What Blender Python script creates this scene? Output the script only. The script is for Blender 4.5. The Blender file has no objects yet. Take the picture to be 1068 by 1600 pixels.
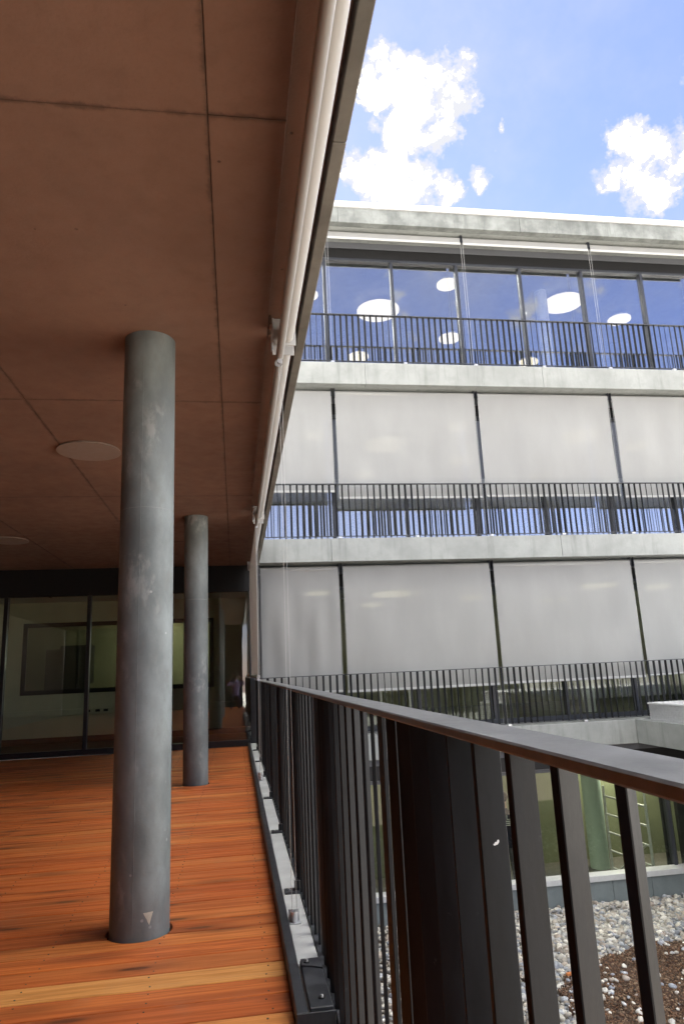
import bpy, bmesh, math, random
import numpy as np
from mathutils import Vector, Matrix
R_ = math.radians
random.seed(7)
rng = np.random.default_rng(11)
scene = bpy.context.scene
COL = scene.collection

# ------------------------------------------------------------------ camera
EYE = Vector((0.0, 0.0, 1.2))
def camera():
    yaw, pitch, roll = R_(9.019), R_(12.809), R_(-2.583)
    cy, sy, cp, sp = math.cos(yaw), math.sin(yaw), math.cos(pitch), math.sin(pitch)
    w = Vector((sy*cp, cy*cp, sp)); r = Vector((cy, -sy, 0)); u = r.cross(w)
    c, s = math.cos(roll), math.sin(roll)
    r2 = c*r + s*u; u2 = -s*r + c*u
    m = Matrix((r2, u2, -w)).transposed().to_4x4(); m.translation = EYE
    cam = bpy.data.cameras.new('camera'); o = bpy.data.objects.new('camera', cam)
    cam.sensor_fit = 'VERTICAL'; cam.sensor_height = 36.0; cam.sensor_width = 24.0
    cam.lens = 24.397; cam.clip_start = 0.02; cam.clip_end = 3000
    o.matrix_world = m; COL.objects.link(o); scene.camera = o
camera()

# ------------------------------------------------------------------ world
SUN_AZ, SUN_EL = -35.0, 58.0          # degrees, azimuth from +Y towards +X
def azel(az, el):
    a, e = R_(az), R_(el)
    return Vector((math.sin(a)*math.cos(e), math.cos(a)*math.cos(e), math.sin(e)))
def world():
    w = bpy.data.worlds.new('World'); scene.world = w; w.use_nodes = True
    nt = w.node_tree; N = nt.nodes; L = nt.links; N.clear()
    def nd(t, **k):
        n = N.new(t)
        for a, b in k.items(): setattr(n, a, b)
        return n
    out = nd('ShaderNodeOutputWorld'); bg = nd('ShaderNodeBackground'); bg.inputs[1].default_value = 0.10
    sky = nd('ShaderNodeTexSky', sky_type='NISHITA', sun_disc=False)
    sky.sun_elevation = R_(SUN_EL); sky.sun_rotation = R_(SUN_AZ)
    sky.air_density = 1.0; sky.dust_density = 0.15; sky.ozone_density = 3.5
    tc = nd('ShaderNodeTexCoord')
    def math_(op, a, b=None, clamp=False):
        n = nd('ShaderNodeMath', operation=op, use_clamp=clamp)
        for i, v in enumerate((a, b)):
            if v is None: continue
            if isinstance(v, (int, float)): n.inputs[i].default_value = v
            else: L.new(v, n.inputs[i])
        return n.outputs[0]
    def noise(vec, scale, detail, rough=0.55):
        n = nd('ShaderNodeTexNoise'); n.inputs['Scale'].default_value = scale
        n.inputs['Detail'].default_value = detail; n.inputs['Roughness'].default_value = rough
        L.new(vec, n.inputs['Vector']); return n
    d = tc.outputs['Generated']
    warp = noise(d, 15.0, 6, .6)
    sub = nd('ShaderNodeVectorMath', operation='SUBTRACT'); L.new(warp.outputs['Color'], sub.inputs[0]); sub.inputs[1].default_value = (.5, .5, .5)
    sc = nd('ShaderNodeVectorMath', operation='SCALE'); L.new(sub.outputs[0], sc.inputs[0]); sc.inputs['Scale'].default_value = 0.10
    ad = nd('ShaderNodeVectorMath', operation='ADD'); L.new(d, ad.inputs[0]); L.new(sc.outputs[0], ad.inputs[1])
    nrmv = nd('ShaderNodeVectorMath', operation='NORMALIZE'); L.new(ad.outputs[0], nrmv.inputs[0])
    # cumulus clumps: azimuth, elevation, angular radius
    blobs = [(18.7, 43.9, 2.7),(15.4, 44.7, 2.0),(21.4, 42.8, 1.9),(17.4, 42.6, 1.7),(14.4, 44.1, 1.3),(16.3, 41.1, 2.0),(19.5, 40.1, 1.7),(14.8, 41.7, 1.2),(14.5, 38.9, 2.6),(17.7, 37.9, 2.3),(12.3, 38.1, 2.0),(20.3, 37.3, 1.3),(23.5, 37.1, 1.05),(15.5, 37.2, 2.0),(11.5, 39.2, 1.3),(36.1, 37.0, 1.5),(37.1, 35.3, 2.2),(39.4, 34.8, 2.2),(37.9, 33.6, 1.7),(34.5, 35.2, 1.5),(33.0, 35.5, 0.9),(36.2, 33.4, 1.1),(24.3, 38.7, 0.75),(25.5, 40.1, 0.5),(10.2, 37.8, 1.2),(40.8, 35.0, 2.4),
             (48,38,5.2),(53,41,3.9),(60,28,6.5),(-30,44,6.5),(-36,41,5.2),(-48,30,7.8),(70,46,7.8),(78,43,6.5),(66,20,7.8),(84,24,9.1),(95,36,9.1),(103,40,7.8),(110,22,9.1),(-75,40,9.1),(-82,36,7.8),(-95,55,10.4),(120,50,10.4),(128,46,9.1),(118,64,11.0),(100,58,10.5),(152,60,10.4),(80,62,11.0),(185,66,11.0),(178,50,10.4),(190,28,10.4),(198,33,10.4),(205,58,10.4),(215,40,10.4),(222,36,9.1),(235,46,10.4),(250,30,10.4),(130,20,9.1),(200,16,10.4),(262,44,10.0),(112,34,11.0),(225,20,10.4),(60,66,9.1),(140,75,10.4),(230,72,10.4),(0,74,7.8)]  # clumps out of view
    field = None
    # thinner grey cloud in the northern sky, mirrored by the top panes
    blobs += [(146, 36, 14, .40), (160, 30, 15, .42), (172, 40, 15, .38), (152, 48, 11, .36), (182, 28, 14, .4), (136, 26, 11, .38), (166, 18, 11, .38)]
    for az, el, rad, *pk in blobs:
        v = azel(az, el)
        dp = nd('ShaderNodeVectorMath', operation='DOT_PRODUCT'); L.new(nrmv.outputs[0], dp.inputs[0]); dp.inputs[1].default_value = v
        mr = nd('ShaderNodeMapRange'); L.new(dp.outputs['Value'], mr.inputs[0])
        mr.inputs[1].default_value = math.cos(R_(rad*1.32)); mr.inputs[2].default_value = 1.0
        mr.inputs[3].default_value = 0; mr.inputs[4].default_value = pk[0] if pk else (1.0 if rad > 1.25 else .72)
        field = mr.outputs[0] if field is None else math_('MAXIMUM', field, mr.outputs[0])
    fb = noise(d, 22.0, 10, 0.66)
    f2 = math_('ADD', field, math_('MULTIPLY', math_('SUBTRACT', fb.outputs[0], 0.5), 2.1))
    m1 = nd('ShaderNodeMapRange', interpolation_type='SMOOTHSTEP'); L.new(f2, m1.inputs[0])
    m1.inputs[1].default_value = 0.26; m1.inputs[2].default_value = 1.22
    gate = math_('MULTIPLY', field, 7.0, clamp=True)
    dens = math_('MULTIPLY', m1.outputs[0], gate)
    # thin high veil
    veil = noise(d, 3.2, 6, 0.6)
    mv = nd('ShaderNodeMapRange', interpolation_type='SMOOTHSTEP'); L.new(veil.outputs[0], mv.inputs[0])
    mv.inputs[1].default_value = 0.36; mv.inputs[2].default_value = 0.66; mv.inputs[4].default_value = 0.36
    soft = nd('ShaderNodeMapRange', interpolation_type='SMOOTHSTEP'); L.new(dens, soft.inputs[0]); soft.inputs[1].default_value = .02; soft.inputs[2].default_value = .62
    den = math_('MAXIMUM', soft.outputs[0], mv.outputs[0])
    den = math_('MULTIPLY', den, 0.97)
    shade = noise(ad.outputs[0], 13.0, 5)
    ramp = nd('ShaderNodeMapRange'); L.new(shade.outputs[0], ramp.inputs[0]); ramp.inputs[1].default_value = .36; ramp.inputs[2].default_value = .54
    mixc = nd('ShaderNodeMix', data_type='RGBA'); core = nd('ShaderNodeMapRange', interpolation_type='SMOOTHSTEP'); L.new(dens, core.inputs[0]); core.inputs[1].default_value = .58; core.inputs[2].default_value = .95
    L.new(math_('MULTIPLY', ramp.outputs[0], core.outputs[0]), mixc.inputs[0])
    mixc.inputs[6].default_value = (.545, .55, .575, 1); mixc.inputs[7].default_value = (16.0, 15.7, 14.6, 1)
    tint = nd('ShaderNodeMix', data_type='RGBA', blend_type='MULTIPLY'); tint.inputs[0].default_value = 1
    L.new(sky.outputs[0], tint.inputs[6]); tint.inputs[7].default_value = (.226, .180, .205, 1)
    mx = nd('ShaderNodeMix', data_type='RGBA'); L.new(den, mx.inputs[0]); L.new(tint.outputs[2], mx.inputs[6]); L.new(mixc.outputs[2], mx.inputs[7])
    L.new(mx.outputs[2], bg.inputs[0]); L.new(bg.outputs[0], out.inputs[0])
world()
def sun():
    l = bpy.data.lights.new('sun', 'SUN'); l.energy = 5.0; l.angle = R_(0.6); l.color = (1, .95, .87)
    o = bpy.data.objects.new('sun', l); o.rotation_euler = (-azel(SUN_AZ, SUN_EL)).to_track_quat('-Z', 'Y').to_euler(); COL.objects.link(o)
sun()
vs = scene.view_settings
vs.view_transform = 'Standard'; vs.look = 'None'; vs.exposure = 4.03; vs.gamma = 1; vs.use_curve_mapping = False
scene.render.engine = 'CYCLES'
cy = scene.cycles
cy.max_bounces = 12; cy.diffuse_bounces = 5; cy.glossy_bounces = 5; cy.transmission_bounces = 8; cy.transparent_max_bounces = 24
cy.use_denoising = True; cy.caustics_reflective = False; cy.caustics_refractive = False; cy.sample_clamp_indirect = 6.0

# ------------------------------------------------------------------ materials
class NT:
    def __init__(s, name):
        s.m = bpy.data.materials.new(name); s.m.use_nodes = True
        s.t = s.m.node_tree; s.N = s.t.nodes; s.L = s.t.links; s.N.clear()
        s.out = s.N.new('ShaderNodeOutputMaterial')
    def nd(s, t, **k):
        n = s.N.new(t)
        for a, b in k.items(): setattr(n, a, b)
        return n
    def put(s, sock, v):
        if isinstance(v, bpy.types.NodeSocket): s.L.new(v, sock)
        elif isinstance(v, (tuple, list)) and len(v) == 3 and sock.type == 'RGBA': sock.default_value = (*v, 1)
        else: sock.default_value = v
    def math(s, op, a, b=0.0, clamp=False):
        n = s.nd('ShaderNodeMath', operation=op, use_clamp=clamp); s.put(n.inputs[0], a); s.put(n.inputs[1], b); return n.outputs[0]
    def pos(s): return s.nd('ShaderNodeNewGeometry').outputs['Position']
    def scale(s, vec, xyz, off=None):
        n = s.nd('ShaderNodeMapping'); s.L.new(vec, n.inputs[0]); n.inputs['Scale'].default_value = xyz
        if off is not None: s.put(n.inputs['Location'], off)
        return n.outputs[0]
    def noise(s, vec, scale, detail=4, rough=.55, dist=0):
        n = s.nd('ShaderNodeTexNoise'); s.L.new(vec, n.inputs['Vector'])
        for k, v in (('Scale', scale), ('Detail', detail), ('Roughness', rough), ('Distortion', dist)): s.put(n.inputs[k], v)
        return n.outputs[0]
    def rng(s, v, a, b, c=0.0, d=1.0, smooth=True):
        n = s.nd('ShaderNodeMapRange', interpolation_type='SMOOTHSTEP' if smooth else 'LINEAR'); s.put(n.inputs[0], v)
        for i, x in enumerate((a, b, c, d)): s.put(n.inputs[i+1], x)
        return n.outputs[0]
    def mix(s, f, a, b, mode='MIX'):
        n = s.nd('ShaderNodeMix', data_type='RGBA', blend_type=mode); s.put(n.inputs[0], f); s.put(n.inputs[6], a); s.put(n.inputs[7], b); return n.outputs[2]
    def bump(s, h, dist, strength=1.0):
        n = s.nd('ShaderNodeBump'); s.put(n.inputs['Height'], h); n.inputs['Distance'].default_value = dist; n.inputs['Strength'].default_value = strength; return n.outputs[0]
    def bsdf(s, col, rough=.6, metal=0, spec=.5, normal=None, **k):
        b = s.nd('ShaderNodeBsdfPrincipled'); s.put(b.inputs['Base Color'], col); s.put(b.inputs['Roughness'], rough)
        s.put(b.inputs['Metallic'], metal); s.put(b.inputs['Specular IOR Level'], spec)
        if normal is not None: s.L.new(normal, b.inputs['Normal'])
        for a, v in k.items(): s.put(b.inputs[a], v)
        return b.outputs[0]
    def done(s, sh): s.L.new(sh, s.out.inputs[0]); return s.m

def m_concrete(name, c, dark=.72, light=1.12, stain=.5, streak=0.0, rough=.75, panel_edge=0.0, fine=60, blotch=1.6):
    t = NT(name); p = t.pos()
    big = t.noise(p, blotch, 6, .62); mid = t.noise(p, 7, 5, .6); fin = t.noise(p, fine, 4, .7)
    col = t.mix(t.rng(big, .3, .72), tuple(x*dark for x in c), tuple(x*light for x in c))
    col = t.mix(t.math('MULTIPLY', t.rng(mid, .5, .78), .35), col, tuple(x*.72 for x in c))
    col = t.mix(t.math('MULTIPLY', t.rng(fin, .45, .75), .18), col, tuple(x*.6 for x in c))
    # pores and tie marks
    vo = t.nd('ShaderNodeTexVoronoi'); t.L.new(p, vo.inputs['Vector']); vo.inputs['Scale'].default_value = 9
    gate = t.rng(t.noise(p, 2.1, 3), .52, .62)
    pore = t.math('MULTIPLY', t.rng(vo.outputs['Distance'], .05, .09, 1, 0), gate)
    col = t.mix(t.math('MULTIPLY', pore, stain), col, tuple(x*.22 for x in c))
    if streak:
        st = t.noise(t.scale(p, (9, 9, .7)), 1.0, 5, .65)
        col = t.mix(t.math('MULTIPLY', t.rng(st, .5, .72), streak), col, tuple(x*.5 for x in c))
    if panel_edge:
        g = t.nd('ShaderNodeTexCoord').outputs['Generated']
        sp = t.nd('ShaderNodeSeparateXYZ'); t.L.new(g, sp.inputs[0])
        ex = t.math('MINIMUM', sp.outputs[0], t.math('SUBTRACT', 1.0, sp.outputs[0]))
        ey = t.math('MULTIPLY', t.math('MINIMUM', sp.outputs[1], t.math('SUBTRACT', 1.0, sp.outputs[1])), 2.0)
        e = t.math('MINIMUM', ex, ey)
        e = t.math('ADD', e, t.math('MULTIPLY', t.math('SUBTRACT', t.noise(p, 11, 6, .7), .5), .05))
        col = t.mix(t.math('MULTIPLY', t.rng(e, -.004, .016, 1, 0), panel_edge), col, tuple(x*.33 for x in c))
    h = t.math('ADD', t.math('MULTIPLY', fin, .4), t.math('SUBTRACT', mid, t.math('MULTIPLY', pore, .8)))
    return t.done(t.bsdf(col, t.rng(mid, .3, .7, rough-.1, rough+.12), 0, .35, t.bump(h, .004, .5)))

def m_plain(name, c, rough=.5, metal=0, spec=.5, var=.15, scale=14, bump=.0):
    t = NT(name); p = t.pos()
    n = t.noise(p, scale, 5, .6)
    col = t.mix(t.rng(n, .3, .75), tuple(x*(1-var) for x in c), tuple(min(1, x*(1+var)) for x in c))
    nm = t.bump(t.noise(p, scale*6, 3), .001, bump) if bump else None
    return t.done(t.bsdf(col, t.rng(n, .3, .7, max(.02, rough-.07), min(1, rough+.07)), metal, spec, nm))

def m_steel(name, c=(.036, .038, .043), rough=.27, spec=.55):
    t = NT(name); p = t.pos()
    n = t.noise(t.scale(p, (14, 14, 3)), 1.0, 6, .65); f = t.noise(p, 130, 3, .6); s = t.noise(p, 26, 6, .7)
    col = t.mix(t.rng(n, .3, .72), tuple(x*.7 for x in c), tuple(x*1.5 for x in c))
    sc = t.math('MULTIPLY', t.rng(s, .66, .76), .35)
    col = t.mix(sc, col, (.16, .165, .17))
    r = t.math('ADD', t.rng(n, .3, .75, rough, rough+.16), t.math('MULTIPLY', f, .1))
    return t.done(t.bsdf(col, r, .0, spec, t.bump(t.math('ADD', n, t.math('MULTIPLY', f, .3)), .0012, .35)))

def m_wood():
    t = NT('larch_wood'); oi = t.nd('ShaderNodeObjectInfo'); p = t.pos()
    rnd = oi.outputs['Random']
    off = t.nd('ShaderNodeCombineXYZ'); t.put(off.inputs[0], t.math('MULTIPLY', rnd, 37.0)); t.put(off.inputs[2], t.math('MULTIPLY', rnd, 11.0))
    v = t.nd('ShaderNodeVectorMath', operation='ADD'); t.L.new(p, v.inputs[0]); t.L.new(off.outputs[0], v.inputs[1]); q = v.outputs[0]
    # knots bend the grain
    vo = t.nd('ShaderNodeTexVoronoi', voronoi_dimensions='2D'); t.L.new(t.scale(q, (1.1, 4.6, 1)), vo.inputs['Vector']); vo.inputs['Scale'].default_value = 1.0; vo.inputs['Randomness'].default_value = 1
    kd = vo.outputs['Distance']
    knot = t.rng(kd, .04, .10, 1, 0); halo = t.rng(kd, .05, .32, 1, 0)
    g1 = t.noise(t.scale(q, (1.1, 26, 1)), 1.0, 5, .6, 0.6)
    rings = t.nd('ShaderNodeTexWave', wave_type='BANDS', bands_direction='Y'); t.L.new(t.scale(q, (.35, 1, 1)), rings.inputs['Vector'])
    rings.inputs['Scale'].default_value = 14; rings.inputs['Distortion'].default_value = 5.5; rings.inputs['Detail'].default_value = 3; rings.inputs['Detail Scale'].default_value = .8
    g2 = t.noise(t.scale(q, (5, 210, 1)), 1.0, 3, .6)
    tone = t.noise(t.scale(q, (.55, 3.0, 1)), 1.0, 3, .5)
    sp = t.nd('ShaderNodeSeparateColor'); t.L.new(oi.outputs['Color'], sp.inputs[0])
    gold, red, dk = sp.outputs[0], sp.outputs[1], sp.outputs[2]
    base = t.mix(red, (.70, .192, .042), (.60, .132, .027))
    base = t.mix(gold, base, (.72, .36, .11))
    late = t.mix(gold, (.42, .088, .018), (.56, .23, .05))
    col = t.mix(t.math('MULTIPLY', t.rng(g1, .43, .62), .9), base, late)
    col = t.mix(t.math('MULTIPLY', t.rng(rings.outputs[0], .55, .95), .34), col, late)
    col = t.mix(t.math('MULTIPLY', t.rng(tone, .45, .7), .45), col, t.mix(.5, base, (.55, .25, .075)))
    col = t.mix(t.math('MULTIPLY', t.rng(g2, .48, .75), .42), col, (.16, .045, .015))
    col = t.mix(t.math('MULTIPLY', halo, .55), col, (.17, .042, .014))
    col = t.mix(t.math('MULTIPLY', t.math('MULTIPLY', knot, .75), t.rng(tone, .38, .55)), col, (.045, .016, .008))
    col = t.mix(t.math('MULTIPLY', dk, .28), col, (.12, .035, .014))
    col = t.mix(t.math('MULTIPLY', t.rng(t.noise(p, 3.1, 5, .65), .55, .75), .16), col, (.36, .27, .19))   # dust
    h = t.math('ADD', t.math('MULTIPLY', g2, .5), g1)
    return t.done(t.bsdf(col, t.rng(g1, .3, .7, .42, .6), 0, .42, t.bump(h, .0014, .5)))

def m_glass(name, tint=(.78, .84, .80), base=.16, edge=.75, rough=0.0):
    t = NT(name)
    lw = t.nd('ShaderNodeLayerWeight'); lw.inputs['Blend'].default_value = .5
    f = t.math('POWER', lw.outputs['Facing'], 3.0)
    fac = t.math('ADD', base, t.math('MULTIPLY', f, edge), clamp=True)
    tr = t.nd('ShaderNodeBsdfTransparent'); t.put(tr.inputs[0], tint)
    gl = t.nd('ShaderNodeBsdfGlossy'); t.put(gl.inputs['Color'], (.95, .96, 1.0)); gl.inputs['Roughness'].default_value = rough
    nb = t.bump(t.noise(t.pos(), .9, 2), .02, .05); t.L.new(nb, gl.inputs['Normal'])
    mx = t.nd('ShaderNodeMixShader'); t.L.new(fac, mx.inputs[0]); t.L.new(tr.outputs[0], mx.inputs[1]); t.L.new(gl.outputs[0], mx.inputs[2])
    return t.done(mx.outputs[0])

def m_fabric(name, c=(.345, .347, .341), see=.085):
    t = NT(name); p = t.pos()
    w = t.noise(t.scale(p, (130, 130, 130)), 1.0, 2); big = t.noise(t.scale(p, (2.5, 2.5, .8)), 1.0, 4)
    col = t.mix(t.rng(big, .3, .75), tuple(x*.95 for x in c), tuple(x*1.03 for x in c))
    col = t.mix(t.math('MULTIPLY', t.rng(w, .4, .7), .08), col, tuple(x*.75 for x in c))
    d = t.nd('ShaderNodeBsdfDiffuse'); t.put(d.inputs[0], col); t.L.new(t.bump(big, .012, .15), d.inputs['Normal'])
    tl = t.nd('ShaderNodeBsdfTranslucent'); t.put(tl.inputs[0], tuple(x*.9 for x in c))
    a = t.nd('ShaderNodeMixShader'); a.inputs[0].default_value = .22; t.L.new(d.outputs[0], a.inputs[1]); t.L.new(tl.outputs[0], a.inputs[2])
    tr = t.nd('ShaderNodeBsdfTransparent')
    b = t.nd('ShaderNodeMixShader'); b.inputs[0].default_value = see; t.L.new(a.outputs[0], b.inputs[1]); t.L.new(tr.outputs[0], b.inputs[2])
    return t.done(b.outputs[0])

def m_emit(name, c, s):
    t = NT(name); e = t.nd('ShaderNodeEmission'); t.put(e.inputs[0], c); e.inputs[1].default_value = s
    return t.done(e.outputs[0])

def m_attr(name, rough=.6, spec=.4, nscale=40):
    t = NT(name); a = t.nd('ShaderNodeAttribute', attribute_name='tone'); p = t.pos()
    n = t.noise(p, nscale, 4, .6)
    col = t.mix(t.math('MULTIPLY', t.rng(n, .35, .7), .4), a.outputs['Color'], (.12, .11, .10))
    return t.done(t.bsdf(col, rough, 0, spec, t.bump(n, .003, .3)))

def m_column():
    t = NT('column_concrete'); p = t.pos()
    c = (.188, .214, .216)
    big = t.noise(t.scale(p, (3, 3, 1.6)), 1.0, 6, .62); mid = t.noise(t.scale(p, (18, 18, 10)), 1.0, 5, .65); fin = t.noise(p, 90, 4, .7)
    col = t.mix(t.rng(big, .32, .7), tuple(x*.56 for x in c), tuple(x*1.12 for x in c))
    col = t.mix(t.math('MULTIPLY', t.rng(mid, .50, .70), .5), col, (.15, .16, .155))
    col = t.mix(t.math('MULTIPLY', t.rng(fin, .5, .75), .25), col, (.13, .135, .14))
    patch = t.math('MULTIPLY', t.rng(t.noise(t.scale(p, (5, 5, 2.2), (3, 7, 1)), 1.0, 5, .6), .56, .68), t.rng(mid, .42, .62))
    col = t.mix(t.math('MULTIPLY', patch, .38), col, (.40, .41, .40))
    dots = t.nd('ShaderNodeTexVoronoi'); t.L.new(p, dots.inputs['Vector']); dots.inputs['Scale'].default_value = 13
    dg = t.math('MULTIPLY', t.rng(dots.outputs['Distance'], .06, .12, 1, 0), t.rng(t.noise(p, 3.2, 2), .54, .6))
    col = t.mix(t.math('MULTIPLY', dg, .4), col, (.5, .5, .48))
    h = t.math('ADD', t.math('MULTIPLY', mid, .5), t.math('MULTIPLY', fin, .4))
    return t.done(t.bsdf(col, t.rng(mid, .3, .7, .46, .66), 0, .4, t.bump(h, .003, .45)))

M = {}
M['ceiling'] = m_concrete('ceiling_concrete', (.195, .113, .080), .84, 1.07, .75, 0, .75, .75, 70, .9)  # brown bounce from the deck is mixed into the concrete colour
M['edge'] = m_concrete('edge_concrete', (.165, .158, .138), .7, 1.15, .6, .25)
M['facade'] = m_concrete('facade_concrete', (.255, .266, .256), .84, 1.08, .25, .45)
M['roofc'] = m_concrete('roof_edge_concrete', (.192, .203, .195), .6, 1.25, .5, .55, blotch=2.2)
M['slab'] = m_concrete('rough_concrete', (.36, .36, .35))
M['column'] = m_column()
M['steel'] = m_steel('dark_painted_steel')
M['bar'] = m_steel('dark_flat_bar_steel', (.0115, .0122, .0135), .42, .15)
M['rail'] = m_steel('worn_handrail_steel', (.11, .11, .108), .30, .8)
M['wood'] = m_wood()
M['black'] = m_plain('black_frame', (.016, .017, .019), .35, 0, .5)
M['blackmatt'] = m_plain('black_panel', (.012, .012, .013), .5, 0, .3)
M['void'] = m_plain('dark_void', (.01, .01, .01), .9, 0, .1)
M['frame'] = m_plain('anthracite_frame', (.035, .038, .046), .38, 0, .5)
M['white'] = m_plain('white_powder_coat', (.45, .455, .45), .38, 0, .4, .01, .7)
M['galv'] = m_plain('galvanised_steel', (.62, .63, .64), .36, .75, .5, .15, 30)
M['alu'] = m_plain('brushed_aluminium', (.55, .56, .57), .42, .55, .5, .1, 20)
M['ledge'] = m_concrete('pale_ledge_concrete', (.56, .565, .55), .82, 1.1, .5, 0, .6)
M['headgrey'] = m_plain('grey_head_cladding', (.10, .103, .115), .5, 0, .4, .03)
M['coping'] = m_plain('white_roof_metal', (.46, .465, .47), .4, 0, .5, .05)
M['glass'] = m_glass('window_glass', (.93, .95, .95), .33, .67)
M['glass_dk'] = m_glass('lower_window_glass', (.86, .89, .82), .03, .7)
M['glass_end'] = m_glass('terrace_window_glass', (.86, .89, .83), .09, .7)
M['fabric'] = m_fabric('blind_fabric')
M['fabric_t'] = m_fabric('terrace_blind_fabric', (.42, .36, .31), .03)  # white fabric, its colour warmed to carry the deck bounce
M['lamp'] = m_emit('lamp_glow', (1.0, .86, .58), .125)
M['striplamp'] = m_emit('strip_lamp_glow', (1.0, .95, .78), 6.0)
M['fill_lamp'] = m_emit('fill_lamp_glow', (1.0, .95, .80), 3.0)
M['baralu'] = m_plain('painted_bar', (.30, .295, .285), .33, 0, .6, .01, .7)
M['disc'] = m_plain('lamp_disc_plastic', (.25, .195, .165), .5, 0, .4, .03)  # white disc with reddish deck bounce put into its colour
M['timber'] = m_plain('timber_cladding', (.20, .165, .135), .6, 0, .3, .15, 3)
M['greencol'] = m_plain('grey_green_column', (.33, .41, .365), .7, 0, .3, .05, 3)
M['room'] = m_plain('room_wall', (.70, .70, .68), .8, 0, .3, .06, 2)
M['scaf'] = m_plain('scaffold_tube', (.46, .47, .48), .4, .2, .5, .1, 20)
M['roomc'] = m_plain('room_ceiling', (.74, .74, .74), .8, 0, .3, .05, 2)
M['olive'] = m_plain('olive_wall', (.29, .28, .19), .8, 0, .3, .10, 2)
M['green'] = m_plain('yellow_green_wall', (.165, .175, .11), .8, 0, .3, .10, 2)
M['wallw'] = m_plain('pale_room_wall', (.70, .72, .60), .7, 0, .3, .05, 3)
M['floor'] = m_plain('room_floor', (.10, .09, .08), .5, 0, .4, .15, 4)
M['insul'] = m_concrete('grey_upstand', (.16, .185, .19), .85, 1.12, .6, .12, fine=90)
M['pebble'] = m_attr('pebble_stone', .55, .4)
M['soil'] = m_attr('soil_crumb', .9, .2, 90)
M['gravelbed'] = m_plain('gravel_bed', (.10, .082, .068), .95, 0, .2, .3, 30)
M['soilbed'] = m_plain('soil_bed', (.062, .034, .024), .95, 0, .2, .35, 40, .5)
M['ground'] = m_plain('ground_paving', (.24, .235, .22), .9, 0, .2, .2, .3)
M['cable'] = m_plain('cable_steel', (.42, .42, .41), .35, .3, .5, .03)
M['brick'] = m_plain('orange_brick', (.55, .20, .07), .85, 0, .2, .15, 60)
M['tape'] = m_plain('masking_tape', (.46, .44, .36), .6, 0, .3, .08, 60)
M['tube'] = m_plain('blind_tube_grey', (.27, .27, .262), .4, 0, .5, .04)
M['skin'] = m_plain('skin', (.50, .29, .20), .55, 0, .4, .06)
M['shirt'] = m_plain('lavender_shirt', (.46, .40, .72), .85, 0, .2, .08)
M['navy'] = m_plain('navy_jacket', (.018, .021, .04), .85, 0, .2, .12)
M['trouser'] = m_plain('grey_trousers', (.09, .09, .11), .85, 0, .2, .12)
M['hair'] = m_plain('brown_hair', (.04, .028, .02), .6, 0, .3, .15)
M['print'] = m_plain('white_print', (.75, .75, .75), .7, 0, .3, .02)
M['curtain'] = m_plain('dark_curtain', (.05, .05, .052), .9, 0, .2, .2, 6)

# ------------------------------------------------------------------ building helpers
WL = {}                                              # world location of parents
def wloc(o): return WL.get(o.name, Vector((0, 0, 0))) if o else Vector((0, 0, 0))
def tag(o, label=None, cat=None, group=None, kind=None):
    if label: o['label'] = label
    if cat: o['category'] = cat
    if group: o['group'] = group
    if kind: o['kind'] = kind
    return o
def thing(name, label, cat, loc=(0, 0, 0), group=None, kind=None):
    o = bpy.data.objects.new(name, None); o.location = loc; o.empty_display_size = .1
    COL.objects.link(o); WL[o.name] = Vector(loc)
    return tag(o, label, cat, group, kind)
def link(name, mesh, mat=None, parent=None, loc=None, rotz=0.0):
    """link a mesh; loc is a world position"""
    o = bpy.data.objects.new(name, mesh); COL.objects.link(o)
    if mat is not None and not mesh.materials: mesh.materials.append(mat)
    l = Vector(loc) if loc is not None else Vector((0, 0, 0))
    if parent is not None:
        o.parent = parent; o.location = l - wloc(parent)
    else: o.location = l
    WL[o.name] = l; o.rotation_euler = (0, 0, rotz)
    return o
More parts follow.
